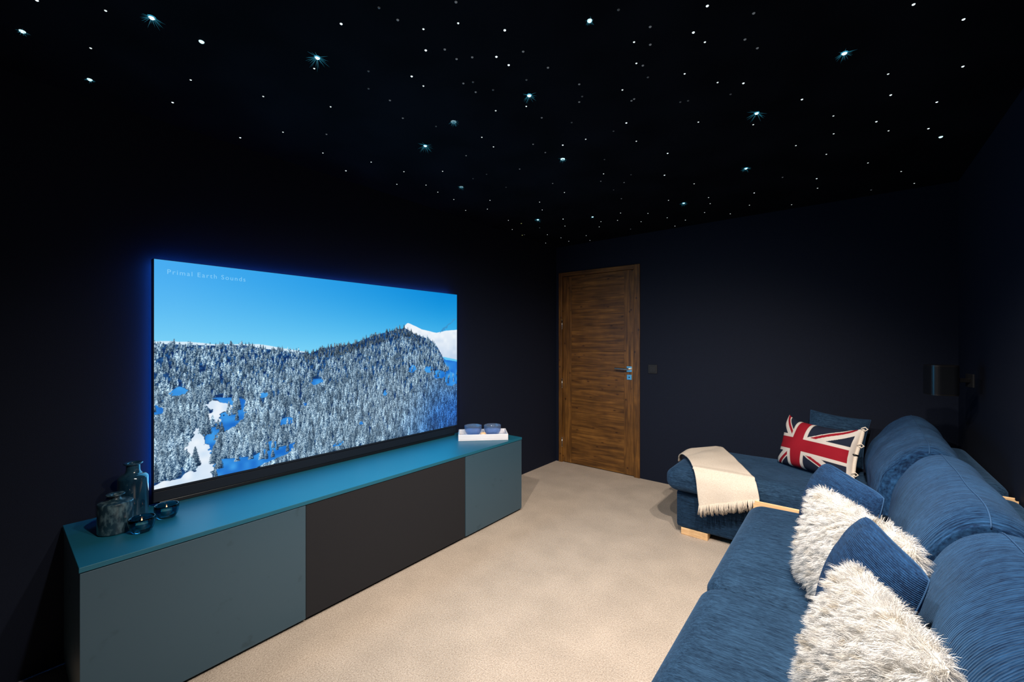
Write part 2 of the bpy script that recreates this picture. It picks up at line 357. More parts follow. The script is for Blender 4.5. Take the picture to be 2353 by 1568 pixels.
# ================================================================== STAR CEILING
STARS = {
 'm': [(-1.907,0.081),(-2.267,0.483),(-2.393,0.781),(-2.36,1.333),(-1.279,0.706),(-0.883,1.06),(-1.162,0.958),(-0.989,1.14),(-0.983,1.203),(-1.319,1.018),(-1.163,1.872),(-1.866,3.009),(-0.334,1.373),(-0.399,1.462),(-0.322,1.875),(-0.811,1.87),(-0.766,2.315),(-0.882,2.607),(-0.502,3.311),(0.159,1.762),(0.291,1.944),(0.339,2.276),(0.143,2.351),(-0.149,2.157),(0.302,2.545),(0.108,2.594),(0.308,2.837),(-0.149,3.267)], 
 's': [(-1.8,0.218),(-2.071,0.213),(-2.016,0.486),(-1.914,0.71),(-1.768,0.927),(-2.165,0.892),(-2.235,1.128),(-1.568,0.758),(-1.089,0.888),(-0.981,0.942),(-1.332,1.086),(-1.096,1.463),(-1.223,1.405),(-1.437,1.544),(-1.46,1.659),(-2.132,1.359),(-2.098,1.561),(-2.302,1.657),(-2.165,1.787),(-2.203,1.922),(-1.91,1.704),(-2.227,2.095),(-2.34,2.328),(-2.035,2.274),(-2.185,2.411),(-1.525,2.477),(-1.774,2.533),(-1.864,2.697),(-2.25,2.749),(-2.406,2.996),(-2.259,3.357),(-2.463,3.628),(-1.966,3.201),(-2.22,3.54),(-0.571,1.381),(-0.381,1.534),(-0.608,1.492),(-0.487,1.667),(-0.401,1.805),(-0.717,1.614),(-0.347,2.263),(-0.544,2.075),(-1.038,1.891),(-0.845,2.073),(-1.167,2.351),(-0.779,2.872),(-1.017,3.092),(-0.773,3.211),(-0.798,3.361),(-0.888,3.566),(-0.735,3.733),(-0.575,3.585),(-1.169,3.521),(-1.071,3.688),(-1.199,3.818),(-1.25,3.305),(-1.383,3.496),(-1.417,3.155),(-1.524,3.332),(-1.652,3.279),(-1.74,3.419),(-1.983,3.622),(-2.047,3.817),(-2.235,3.714),(0.124,2.16),(-0.048,2.405),(-0.051,2.613),(0.159,2.744),(-0.209,2.646),(-0.088,2.874),(-0.154,3.474),(0.095,3.165),(0.257,3.45),(0.343,3.765),(-0.325,3.773)], 
 'L': [(-1.722,0.314),(-1.497,0.735),(-1.036,1.404),(-1.73,1.423),(-2.039,2.886),(-0.317,2.156),(-0.948,3.221),(-0.468,2.805),(-0.007,1.903)], 
 'M': [(-2.135,0.059),(-2.322,0.236),(-1.729,0.447),(-1.252,2.015),(-0.644,1.199),(-1.643,3.109),(0.369,2.991)], 
 'd': [(-2.019,1.037),(-1.122,0.811),(-0.925,0.879),(-1.106,0.997),(-1.11,1.058),(-1.059,1.087),(-0.897,1.179),(-0.877,1.307),(-1.194,1.175),(-1.196,1.248),(-1.523,1.061),(-1.598,1.183),(-1.096,1.582),(-1.279,1.767),(-1.647,1.642),(-1.526,1.971),(-1.283,1.886),(-1.497,2.286),(-2.175,3.106),(-2.433,3.217),(-0.502,1.347),(-0.532,1.428),(-0.228,1.495),(-0.271,1.606),(-0.245,1.681),(-0.594,1.519),(-0.836,1.47),(-0.898,1.579),(-0.719,1.711),(-0.705,1.706),(-1.235,2.449),(-1.127,2.563),(-1.27,2.841),(-1.549,3.666),(-0.315,3.106),(0.129,3.744)], 
 'v': [(-1.126,0.745),(-1.422,0.895),(-1.52,0.957),(-1.158,1.193),(-1.13,1.282),(-0.984,1.315),(-1.535,1.328),(-1.846,1.902),(-1.733,1.905),(-1.778,2.148),(-0.553,1.216),(-0.605,1.599),(-0.868,1.551),(-0.378,1.925),(-0.53,1.863),(-0.559,1.852),(-1.01,1.705),(-0.892,1.904),(-1.071,2.169),(-1.041,2.47),(-1.238,2.644)], 
 'D': [(-1.438,1.351),(-2.006,1.955)], 
 'y': [(-2.22,2.891),(-2.459,3.217)], 
}
def near_text(x, y):
    if y > 3.0 and x < -1.2: return 'above the door end of the screen wall'
    if y > 2.9: return 'by the far wall right of the door'
    if x > -0.35: return 'over the sofa'
    if x < -1.65: return 'above the television'
    return 'in the middle of the ceiling'
WHITE = (0.80, 0.95, 1.0, 1); BLUE = (0.25, 0.75, 1.0, 1)
SM = {'m': emit_mat('star_medium', WHITE, 1.3), 's': emit_mat('star_small', (0.85, 0.95, 0.95, 1), 0.95), 'd': emit_mat('star_dim', (0.72, 0.80, 0.88, 1), 0.11),
      'v': emit_mat('star_faint', (0.7, 0.8, 0.9, 1), 0.035), 'L': emit_mat('star_large', (0.75, 1, 1.05, 1), 3.0), 'M': emit_mat('star_bright', (0.6, 0.95, 1.05, 1), 1.5),
      'D': emit_mat('star_ring_dim', (0.45, 0.75, 0.85, 1), 0.40), 'y': emit_mat('star_yellow', (0.85, 0.9, 0.35, 1), 0.22), 'ray': emit_mat('star_glow_ray', (0.05, 0.42, 0.62, 1), 0.28),
      'halo': emit_mat('star_glow_disc', (0.05, 0.45, 0.70, 1), 0.75)}  # ray and halo: glare around the big stars, given as emissive shapes
SR = {'m': 0.0075, 's': 0.0062, 'd': 0.0078, 'v': 0.0078, 'L': 0.0145, 'M': 0.0115, 'D': 0.013, 'y': 0.010}
ST = {'m': 'medium sized bright blue-white', 's': 'tiny bright white', 'd': 'small dim grey-white', 'v': 'very faint grey', 'y': 'small dim yellowish'}
def dome(r): return [(r, 0.0), (r * 0.9, -r * 0.3), (r * 0.6, -r * 0.55), (r * 0.2, -r * 0.65), (0.00001, -r * 0.66)]
star_me = {}
SR = {k: r * (0.66 if k == 'L' else 0.70 if k == 'M' else 0.57) for k, r in SR.items()}
for k, r in SR.items():
    star_me[k] = MB().lathe(dome(r), 16).mesh('star_point_' + k); star_me[k].materials.append(SM[k])
def glow_rays(R, n, seed):  # ray glow around a star, built as thin emissive spikes
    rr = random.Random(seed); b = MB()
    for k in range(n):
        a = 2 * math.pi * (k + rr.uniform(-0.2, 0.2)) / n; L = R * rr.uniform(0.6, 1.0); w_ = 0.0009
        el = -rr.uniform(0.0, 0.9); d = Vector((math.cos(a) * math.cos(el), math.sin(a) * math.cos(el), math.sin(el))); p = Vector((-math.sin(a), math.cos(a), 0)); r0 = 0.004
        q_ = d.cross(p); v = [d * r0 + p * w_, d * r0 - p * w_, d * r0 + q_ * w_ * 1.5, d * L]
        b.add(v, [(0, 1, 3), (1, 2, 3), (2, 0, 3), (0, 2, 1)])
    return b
BIG = ['leftmost large starburst point near the television wall', 'large starburst point above the middle of the television', 'large starburst point at the top centre of the ceiling',
       'large starburst point above the right half of the television', 'large starburst point closest to the door corner', 'largest brightest starburst point on the right half of the ceiling',
       'large starburst point above the right edge of the door', 'large starburst point left of the sofa end of the ceiling', 'large starburst point at the upper right over the sofa']
MID = ['blue oval star point at the far upper left corner', 'bright oval star point left of the leftmost starburst', 'bright star point right of the leftmost starburst',
       'hollow ring shaped star point in the centre of the ceiling', 'bluish bright star point at the top right of the centre', 'bright star point in the row above the door', 'bluish bright star point at the far right over the sofa']
for k, L in STARS.items():
    for i, (x, y) in enumerate(L):
        if k in 'LMD':
            t = empty('star_light', (x, y, ZC))
            if k == 'L': tag(t, BIG[i % 9] + ' on black ceiling', 'star light', 'large starburst lights on the ceiling')
            elif k == 'M': tag(t, MID[i % 7], 'star light', 'bright star lights on the ceiling')
            else: tag(t, ['dim blue ringed star point above the centre of the television wall', 'pale ringed star point along the line above the television'][i], 'star light', 'bright star lights on the ceiling')
            if k == 'D' or (k == 'M' and i == 3):
                r = 0.013
                b = MB(); b.lathe([(r * 0.55, 0), (r * 0.55, -0.003), (r, -0.003), (r * 1.02, 0)], 6)
                b.build('lens_ring', SM['D' if k == 'D' else 'M'], t)
                glow_rays(0.030, 22, i + 3).build('glow_rays', SM['ray'], t)
            else:
                o = bpy.data.objects.new('lens', star_me[k]); C.objects.link(o); o.parent = t
                if k == 'L':
                    MB().lathe([(0.011, 0), (0.009, -0.003), (0.006, -0.0035)], 12).build('glow_disc', SM['halo'], t)  # halo of the star point added as a faintly glowing disc
                    glow_rays(0.050 if i in (5, 3, 1) else 0.038, 30, i).build('glow_rays', SM['ray'], t)
                elif i in (0, 1, 4, 5):
                    glow_rays(0.020, 20, i + 40).build('glow_rays', SM['ray'], t)
        else:
            o = bpy.data.objects.new('star_light', star_me[k]); C.objects.link(o); o.location = (x, y, ZC)
            if k == 'y': tag(o, ['yellowish star point left of the others near the ceiling corner', 'yellowish star point right in the corner above the screen wall'][i], 'star light', 'yellowish stars in the corner'); continue
            tx = ST[k] + ' star point ' + near_text(x, y); tag(o, tx, 'star light', ST[k] + ' stars ' + near_text(x, y))

# ================================================================== TV CABINET
CX0, CX1, CY0, CY1, CZ = -2.485, -1.975, 0.176, 2.577, 0.57
cab = empty('media_cabinet', (0, 0, 0)); tag(cab, 'long low matt teal media cabinet with black cloth centre under the television', 'cabinet')
MB().box(CX0, CX1 + 0.002, CY0 - 0.001, CY1 + 0.001, CZ - 0.018, CZ).build('cabinet_top', M['teal_top_blue_lit'], cab, 0.0015)
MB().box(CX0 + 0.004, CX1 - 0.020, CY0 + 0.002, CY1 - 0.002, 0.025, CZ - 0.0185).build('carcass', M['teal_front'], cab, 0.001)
MB().box(CX0 + 0.02, CX1 - 0.045, CY0 + 0.02, CY1 - 0.02, 0.0, 0.0245).build('plinth', M['plinth'], cab)
d1, d2 = 0.915, 1.965
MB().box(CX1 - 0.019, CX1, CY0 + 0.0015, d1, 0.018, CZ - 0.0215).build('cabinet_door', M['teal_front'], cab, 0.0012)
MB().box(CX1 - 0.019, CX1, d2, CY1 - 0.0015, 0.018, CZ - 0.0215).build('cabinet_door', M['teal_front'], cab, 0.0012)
fb = MB().box(CX1 - 0.019, CX1 - 0.002, d1 + 0.003, d2 - 0.003, 0.018, CZ - 0.0215).build('cloth_panel', M['speaker_cloth'], cab, 0.0012); fb['label'] = 'black speaker cloth front panel'

# ================================================================== TELEVISION
TX = -2.430; TY0, TY1, TZ0, TZ1 = 0.451, 2.319, 0.650, 1.690
tv = empty('television', (0, 0, 0)); tag(tv, 'very large flat television on the left wall showing a snowy forest under blue sky', 'television')
MB().box(TX - 0.040, TX - 0.0015, TY0 - 0.003, TY1 + 0.003, TZ0 - 0.012, TZ1 + 0.002).build('tv_body', M['tv_black'], tv, 0.002)
rim = MB(); rim.box(TX - 0.0014, TX + 0.002, TY0 - 0.003, TY0, TZ0 - 0.010, TZ1 + 0.002); rim.box(TX - 0.0014, TX + 0.002, TY1, TY1 + 0.003, TZ0 - 0.010, TZ1 + 0.002)
rim.box(TX - 0.0014, TX + 0.002, TY0, TY1, TZ1, TZ1 + 0.002); rim.box(TX - 0.0014, TX + 0.002, TY0, TY1, TZ0 - 0.010, TZ0)
rim.build('bezel', M['tv_chin'], tv)
MB().box(TX - 0.038, TX - 0.004, TY0 - 0.002, TY1 - 0.002, TZ0 - 0.062, TZ0 - 0.0125).build('lower_bar', M['tv_chin'], tv, 0.003)
MB().box(TX - 0.045, TX - 0.006, TY0 + 0.02, TY1 - 0.02, CZ + 0.0005, TZ0 - 0.0625).build('stand', M['tv_black'], tv, 0.002)
lb = MB(); zb0, zb1 = TZ0 + 0.03, TZ1 - 0.03
lb.box(TX - 0.048, TX - 0.0405, TY0 + 0.010, TY1 - 0.010, TZ1 - 0.016, TZ1 - 0.006); lb.box(TX - 0.048, TX - 0.0405, TY0 + 0.012, TY0 + 0.022, TZ0, TZ1 - 0.0165); lb.box(TX - 0.048, TX - 0.0405, TY1 - 0.022, TY1 - 0.012, TZ0, TZ1 - 0.0165)
lb.build('back_light_strip', M['led_blue'], tv)

# the picture on the screen, computed per vertex
def screen_image(Wd, Hd):
    lin = lambda c: np.where(c <= 0.04045, c / 12.92, ((c + 0.055) / 1.055) ** 2.4)
    s = (np.arange(Wd) + 0.5) / Wd; t = (np.arange(Hd) + 0.5) / Hd; S, Tt = np.meshgrid(s, t)
    col = lambda r, g, b: np.array([r, g, b], float) / 255
    def lerp(a, b, k): return a + (b - a) * k[..., None]
    k = np.clip(Tt / 0.42, 0, 1); top = lerp(col(66, 170, 240), col(8, 140, 218), np.clip(S * 1.15 - 0.05, 0, 1)); bot = lerp(col(132, 216, 248), col(96, 200, 245), S)
    img = top + (bot - top) * (k ** 1.4)[..., None]
    def noise2(sx, sy, seed):
        r = np.random.default_rng(seed); g = r.random((sy + 2, sx + 2)); xx = S * sx; yy = Tt * sy; xi = xx.astype(int); yi = yy.astype(int); fx = xx - xi; fy = yy - yi
        fx = fx * fx * (3 - 2 * fx); fy = fy * fy * (3 - 2 * fy)
        return (g[yi, xi] * (1 - fx) + g[yi, xi + 1] * fx) * (1 - fy) + (g[yi + 1, xi] * (1 - fx) + g[yi + 1, xi + 1] * fx) * fy
    n1 = noise2(60, 34, 1); n2 = noise2(200, 112, 2); n3 = noise2(24, 12, 3)
    def poly(pts, jag=0.006):
        pts = np.array(pts, float); xx = S + (n2 - 0.5) * jag * 2 + (n1 - .5) * jag * 2; yy = Tt + (n1 - 0.5) * jag * 2
        ins = np.zeros(S.shape, bool); j = len(pts) - 1
        for i in range(len(pts)):
            xi, yi = pts[i]; xj, yj = pts[j]
            with np.errstate(divide='ignore', invalid='ignore'): c = ((yi > yy) != (yj > yy)) & (xx < (xj - xi) * (yy - yi) / (yj - yi + 1e-12) + xi)
            ins ^= c; j = i
        return ins
    hill = [(-0.1, 0.355), (0.051, 0.358), (0.126, 0.371), (0.194, 0.372), (0.226, 0.370), (0.26, 0.382), (0.309, 0.400), (0.371, 0.420), (0.37, 0.6), (-0.1, 0.6)]
    img[poly(hill, 0.002)] = col(215, 236, 250)
    snow = [(0.72, 0.275), (0.738, 0.240), (0.747, 0.234), (0.779, 0.252), (0.81, 0.273), (0.884, 0.296), (0.936, 0.280), (1.1, 0.25), (1.1, 0.535), (0.919, 0.472), (0.842, 0.40), (0.74, 0.33)]
    mk = poly(snow, 0.0015); base = lerp(col(240, 246, 252), col(196, 214, 236), np.clip((Tt - 0.26) * 4 + (n1 - .5) * 0.5, 0, 1)); img[mk] = base[mk]
    ridge = poly([(0.90, 0.30), (0.925, 0.262), (0.955, 0.225), (0.985, 0.185), (0.99, 0.19), (0.955, 0.235), (0.935, 0.275)], 0.004); img[ridge] = col(58, 148, 205)
    low = poly([(0.90, 0.46), (0.94, 0.50), (1.1, 0.54), (1.1, 0.8), (0.95, 0.8)], 0.004); img[low] = lerp(col(60, 160, 235), col(30, 110, 210), np.clip(n1, 0, 1))[low]
    tl = np.array([(-0.01, 0.368), (0.051, 0.372), (0.126, 0.378), (0.194, 0.377), (0.234, 0.394), (0.323, 0.414), (0.376, 0.425), (0.411, 0.399), (0.522, 0.372), (0.596, 0.322), (0.705, 0.275), (0.734, 0.270), (0.771, 0.305), (0.851, 0.345), (0.893, 0.405), (0.919, 0.478), (0.936, 0.540), (0.965, 0.59), (1.01, 0.62)])
    tline = np.interp(S, tl[:, 0], tl[:, 1])
    ground = Tt > tline
    gcol = lerp(col(4, 40, 92), col(40, 100, 160), np.clip(n2 * 1.2 - 0.2, 0, 1)); img[ground] = gcol[ground]
    white = np.zeros(S.shape, bool); blue = np.zeros(S.shape, bool)
    blue |= poly([(0.118, 0.622), (0.178, 0.633), (0.200, 0.662), (0.198, 0.713), (0.180, 0.758), (0.133, 0.799), (0.094, 0.75), (0.133, 0.745), (0.150, 0.705), (0.165, 0.677)])
    blue |= poly([(0.094, 0.75), (0.129, 0.752), (0.133, 0.799), (0.118, 0.863), (0.148, 0.924), (0.21, 0.936), (0.330, 0.90), (0.31, 0.955), (0.214, 1.0), (0.126, 1.01), (0.122, 0.918), (0.108, 0.837)])
    for (cx, cy, rx, ry) in [(0.047, 0.588, .016, .018), (0.004, 0.654, .014, .020), (0.243, 0.640, .009, .012), (0.395, 0.585, .018, .020), (0.304, 0.784, .016, .018), (0.258, 0.905, .020, .03), (0.468, 0.965, .016, .014), (0.642, 0.697, .008, .018), (0.765, 0.55, .020, .020), (0.845, 0.56, .020, .028), (0.90, 0.60, .03, .03), (0.97, 0.63, .04, .07), (0.36, 0.70, .006, .010), (0.55, 0.86, .006, .01)]:
        blue |= (((S + (n2 - .5) * .012 - cx) / rx) ** 2 + ((Tt + (n1 - .5) * .02 - cy) / ry) ** 2) < 1
    white |= poly([(0.100, 0.655), (0.118, 0.632), (0.150, 0.658), (0.172, 0.676), (0.148, 0.700), (0.133, 0.738), (0.097, 0.745), (0.101, 0.714), (0.126, 0.69)])
    white |= poly([(0.084, 0.750), (0.070, 0.808), (0.066, 0.857), (0.083, 0.908), (0.078, 0.950), (0.051, 0.970), (-0.05, 0.985), (-0.05, 1.1), (0.074, 1.1), (0.118, 0.981), (0.122, 0.918), (0.108, 0.844), (0.094, 0.787)])
    bl = lerp(col(20, 105, 200), col(60, 155, 232), np.clip(n1 * 1.3 - 0.1, 0, 1)); img[blue & ground] = bl[blue & ground]
    wl = lerp(col(205, 225, 245), col(236, 244, 252), n1); img[white & ground] = wl[white & ground]
    clear = (white | blue)
    # conifers painted far to near
    r = np.random.default_rng(5); trees = []
    for _ in range(8000):
        x = r.random(); y0 = np.interp(x, tl[:, 0], tl[:, 1]); y = y0 + (1.03 - y0) * r.random() ** 1.05
        trees.append((y, x))
    trees.sort()
    for (y, x) in trees:
        xi, yi = int(x * Wd), int(min(y, 0.999) * Hd)
        if xi < 0 or xi >= Wd: continue
        y0 = np.interp(x, tl[:, 0], tl[:, 1]); dpt = (y - y0) / (1.0 - y0)
        if clear[yi, xi] and r.random() < (0.998 if white[yi, xi] else 0.90): continue
        hgt = int((0.024 + 0.036 * dpt + (0.015 if x < .2 and dpt > .4 else 0)) * Hd * r.uniform(0.75, 1.35)); wdt = max(3, int(hgt * r.uniform(0.40, 0.58) * Hd / Hd * 0.92))
        yb = int(y * Hd) + 2; ya = yb - hgt; xa = xi - wdt // 2
        right = x > 0.62; tone = r.uniform(0.55, 1.12) * (0.92 if x > 0.8 and dpt > .25 else 1) * (0.80 + 0.45 * n1[yi, xi])
        bluew = np.clip((x - 0.78) * 3 + (dpt - .5) * 1.2, 0, 0.75) * np.clip((x - 0.62) * 4, 0, 1)
        edge_d = 0.55 if (dpt < 0.10 and 0.36 < x < 0.8) else 1.0
        hh, ww = yb - ya, wdt
        gy, gx = np.mgrid[0:hh, 0:ww]; tt = gy / hh; half_ = (0.08 + 0.92 * tt ** 0.85) * ww / 2 * (0.72 + 0.5 * r.random((hh, 1)))
        dx = gx - ww / 2 + 0.5; m = np.abs(dx) < half_
        side = np.clip(-dx / (ww / 2) * 0.35 + 0.10, -1, 1)      # sunlit left sides
        fleck = np.repeat(np.repeat(r.random((hh // 2 + 1, ww // 2 + 1)), 2, 0), 2, 1)[:hh, :ww]; tex = np.clip(0.52 + side * 1.25 + (fleck - 0.5) * 1.15 - 0.42 * tt ** 2, 0, 1)
        dk = col(2, 38, 76); lt = col(204, 232, 248); c = dk + (lt - dk) * np.clip(tex * (0.35 + 0.75 * tone), 0, 1)[..., None]
        c = c * (0.45 + 0.55 * tone) * (edge_d + (1 - edge_d) * 0.3); c = c * (1 - bluew) + (c * np.array([0.40, 0.75, 1.10])) * bluew
        ys, ye, xs, xe = max(ya, 0), min(yb, Hd), max(xa, 0), min(xa + ww, Wd)
        if ys >= ye or xs >= xe: continue
        sm = m[ys - ya:ye - ya, xs - xa:xe - xa].copy(); cz = clear[ys:ye, xs:xe]
        if not clear[yi, xi] and r.random() < 0.985: sm &= ~cz
        img[ys:ye, xs:xe][sm] = c[ys - ya:ye - ya, xs - xa:xe - xa][sm]
    # cool vignette of the shot: lower right in blue shade
    sh = np.clip((S - 0.80) * 3.0, 0, 1) * np.clip((Tt - 0.62) * 3.5, 0, 1)
    img = img * (1 - sh[..., None] * np.array([0.60, 0.28, 0.02]))
    b = img.copy(); b[1:-1, 1:-1] = img[1:-1, 1:-1] * 0.44 + (img[:-2, 1:-1] + img[2:, 1:-1] + img[1:-1, :-2] + img[1:-1, 2:]) * 0.14
    return lin(np.clip(b, 0, 1))
SW, SH = 1300, 724
pic = screen_image(SW, SH)
gy, gx = np.mgrid[0:SH, 0:SW]
P = np.stack([np.full(gx.shape, TX), TY0 + (TY1 - TY0) * gx / (SW - 1), TZ1 - (TZ1 - TZ0) * gy / (SH - 1)], -1)
me = grid_mesh('screen', P[::-1]); set_col(me, pic[::-1].reshape(-1, 3))
scr_mat = attr_mat('television_picture', 0.25, 1.0); bsdf(scr_mat).inputs['Base Color'].default_value = (0.004, 0.004, 0.005, 1)
screen = link('screen', me, scr_mat, tv); screen['label'] = 'lit screen with snowy conifer forest'
fc = bpy.data.curves.new('caption', 'FONT'); fc.body = 'Primal Earth Sounds'; fc.size = 0.050; fc.offset = -0.0001; fc.space_character = 1.25
fo = bpy.data.objects.new('caption', fc); C.objects.link(fo); dg = bpy.context.evaluated_depsgraph_get()
cme = bpy.data.meshes.new_from_object(fo.evaluated_get(dg)); bpy.data.objects.remove(fo)
cv = np.empty(len(cme.vertices) * 3, np.float32); cme.vertices.foreach_get('co', cv); cv = cv.reshape(-1, 3); wdt_ = cv[:, 0].max() - cv[:, 0].min()
cv = cv * (0.318 / wdt_); out = np.stack([np.full(len(cv), TX + 0.0012), TY0 + 0.045 + cv[:, 0], TZ1 - 0.062 + cv[:, 1]], -1); cme.vertices.foreach_set('co', out.astype(np.float32).ravel()); cme.update()
cme.materials.clear(); link('screen_caption', cme, emit_mat('caption_pale_blue', srgb(132, 204, 248), 1.0), screen)

# ================================================================== things on the cabinet
def build_lathe(name, prof, mat, parent=None, n=56, loc=None):
    return MB().lathe(prof, n).build(name, mat, parent, smooth=True, loc=loc)
def smooth_prof(pts, n=6):
    out = []
    for i in range(len(pts) - 1):
        p0 = pts[max(i - 1, 0)]; p1 = pts[i]; p2 = pts[i + 1]; p3 = pts[min(i + 2, len(pts) - 1)]
        for k in range(n):
            t = k / n; f = lambda a, b, c, d: 0.5 * (2 * b + (c - a) * t + (2 * a - 5 * b + 4 * c - d) * t * t + (3 * b - a - 3 * c + d) * t ** 3)
            out.append((max(f(p0[0], p1[0], p2[0], p3[0]), 0.0001), f(p0[1], p1[1], p2[1], p3[1])))
    out.append(pts[-1]); return out
CZt = CZ + 0.0006
b1 = empty('bottle_vase', (-2.335, 0.366, CZt)); tag(b1, 'tall glossy blue-grey bottle vase with short neck left of the television', 'vase')
build_lathe('vase_body', smooth_prof([(0.043, 0), (0.048, 0.004), (0.0495, 0.02), (0.0495, 0.10), (0.0495, 0.165), (0.048, 0.180), (0.040, 0.190), (0.029, 0.196), (0.0235, 0.206), (0.0225, 0.225), (0.0225, 0.232)]) + [(0.018, 0.232), (0.0175, 0.20), (0.040, 0.17), (0.042, 0.01), (0.0001, 0.008)], M['bottle'], b1)
build_lathe('vase_lip', smooth_prof([(0.0185, 0.230), (0.024, 0.230), (0.031, 0.235), (0.0315, 0.2385), (0.030, 0.240), (0.022, 0.238), (0.0185, 0.234), (0.0185, 0.230)], 4), M['bottle'], b1)
b2 = empty('jar_vase', (-2.246, 0.300, CZt)); tag(b2, 'squat grey mottled ceramic jar with narrow flared lip on the cabinet corner', 'vase')
build_lathe('vase_body', smooth_prof([(0.048, 0), (0.0525, 0.004), (0.0535, 0.015), (0.0535, 0.07), (0.0535, 0.104), (0.0535, 0.112), (0.0525, 0.1165), (0.050, 0.1185), (0.030, 0.1225), (0.020, 0.127), (0.0165, 0.132), (0.0165, 0.142)]) + [(0.013, 0.142), (0.013, 0.12), (0.045, 0.11), (0.046, 0.01), (0.0001, 0.008)], M['jar'], b2)
build_lathe('vase_lip', smooth_prof([(0.0135, 0.139), (0.018, 0.139), (0.028, 0.1445), (0.0285, 0.147), (0.027, 0.148), (0.018, 0.146), (0.0135, 0.143), (0.0135, 0.139)], 4), M['jar'], b2)
def tealight(x, y, label):
    t = empty('tealight_holder', (x, y, CZt)); tag(t, label, 'candle holder', 'tealight holders on the cabinet')
    build_lathe('glass_bowl', smooth_prof([(0.0001, 0.0), (0.024, 0.0), (0.032, 0.004), (0.039, 0.020), (0.0425, 0.040), (0.0415, 0.052), (0.040, 0.055)]) + [(0.0375, 0.054)] + smooth_prof([(0.0385, 0.040), (0.035, 0.022), (0.028, 0.0125), (0.0001, 0.0115)], 5), M['navy_glass'], t)
    build_lathe('glass_base', [(0.0001, 0.0122), (0.0255, 0.0122), (0.0265, 0.015), (0.0001, 0.0155)], M['aqua'], t)
    build_lathe('candle_cup', [(0.0001, 0.016), (0.0185, 0.016), (0.0190, 0.030), (0.0180, 0.030), (0.0175, 0.018), (0.0001, 0.018)], M['aqua'], t, 32)
    build_lathe('wax', [(0.0001, 0.0182), (0.0172, 0.0182), (0.0172, 0.0285), (0.0001, 0.0292)], M['wax'], t, 32)
    MB().tube([(0, 0, 0.029), (0.0003, 0, 0.035)], 0.0007, 6).build('wick', M['spk'], t)
    build_lathe('flame', smooth_prof([(0.0001, 0.034), (0.0028, 0.038), (0.0022, 0.044), (0.0001, 0.052)], 5), M['flame'], t, 12)
    return t
tealight(-2.165, 0.365, 'dark blue glass tealight bowl nearer the cabinet edge beside the grey jar')
tealight(-2.255, 0.460, 'dark blue glass tealight bowl in front of the television corner')

# tray with two glass bowls
def rot45(x, y): c = math.cos(math.pi / 4); return (x * c, y * c)
tray = empty('serving_tray', (-2.265, 2.176, CZt), math.pi / 4); tag(tray, 'small white rectangular serving tray holding two blue glass bowls on the cabinet end', 'tray')
TWd, TDp, TH = 0.375, 0.205, 0.045
MB().box(0, TWd, 0, TDp, 0, 0.008).build('tray_base', M['white_lacquer'], tray, 0.001)
for (a0, a1, c0, c1) in ((0, TWd, 0, 0.009), (0, TWd, TDp - 0.009, TDp), (0, 0.009, 0.0095, TDp - 0.0095), (TWd - 0.009, TWd, 0.0095, TDp - 0.0095)):
    MB().box(a0, a1, c0, c1, 0.0085, TH).build('tray_side', M['white_lacquer'], tray, 0.002)
def tw(a, c): cs = math.cos(math.pi / 4); return (-2.265 + (a - c) * cs, 2.176 + (a + c) * cs, CZt + 0.0086)
for (a, c, lab) in ((0.112, 0.103, 'blue tinted glass bowl on the left of the white tray'), (0.262, 0.103, 'blue tinted glass bowl on the right of the white tray')):
    t = empty('glass_bowl', tw(a, c)); tag(t, lab, 'bowl', 'glass bowls on the tray')
    build_lathe('bowl_body', smooth_prof([(0.0001, 0.0), (0.024, 0.0), (0.036, 0.006), (0.056, 0.030), (0.065, 0.058), (0.0675, 0.083), (0.0665, 0.086)]) + [(0.064, 0.0855)] + smooth_prof([(0.0625, 0.058), (0.053, 0.032), (0.034, 0.010), (0.0001, 0.006)], 5), M['bowl_glass'], t)
t = empty('candle', tw(0.187, 0.040)); tag(t, 'small peach coloured round candle between the two glass bowls', 'candle')
build_lathe('candle_body', smooth_prof([(0.0001, 0), (0.018, 0.0), (0.023, 0.014), (0.022, 0.036), (0.012, 0.045), (0.0001, 0.046)], 5), new_mat('peach_wax', (0.85, 0.50, 0.26, 1), 0.45, **{'Subsurface Weight': 0.2}), t, 32)
MB().tube([(0, 0, 0.046), (0.001, 0, 0.052)], 0.0008, 6).build('wick', M['spk'], t)

# ================================================================== WALL SPEAKER
sp = empty('wall_speaker', (0.395, 3.20, 1.03)); tag(sp, 'small black upright loudspeaker on a bracket in the dark right corner', 'loudspeaker'); sp.rotation_euler = (0, 0, math.radians(18))
def rrect(hx, hy, r, n=8):
    p = []
    for (sx, sy, a0) in ((1, 1, 0), (-1, 1, 90), (-1, -1, 180), (1, -1, 270)):
        for k in range(n + 1):
            a = math.radians(a0 + 90 * k / n); p.append((sx * (hx - r) + r * math.cos(a), sy * (hy - r) + r * math.sin(a)))
    return p
def prism(b, pts, z0, z1):
    n = len(pts); b.add([(x, y, z0) for x, y in pts] + [(x, y, z1) for x, y in pts], [tuple(range(n))[::-1], tuple(range(n, 2 * n))] + [(i, (i + 1) % n, n + (i + 1) % n, n + i) for i in range(n)]); return b
prism(MB(), rrect(0.060, 0.060, 0.034), 0.008, 0.152).build('grille', M['spk_grille'], sp)
prism(MB(), rrect(0.059, 0.059, 0.033), 0.0, 0.0078).build('base_cap', M['spk'], sp); prism(MB(), rrect(0.059, 0.059, 0.033), 0.1522, 0.161).build('top_cap', M['spk'], sp)
bk = MB(); bk.box(0.0605, 0.115, -0.012, 0.012, 0.070, 0.092); bk.build('bracket_arm', M['spk'], sp, 0.002)
bp_ = MB().box(0.115, 0.124, -0.030, 0.030, 0.045, 0.115).build('wall_plate', M['grey_plastic'], sp, 0.002)

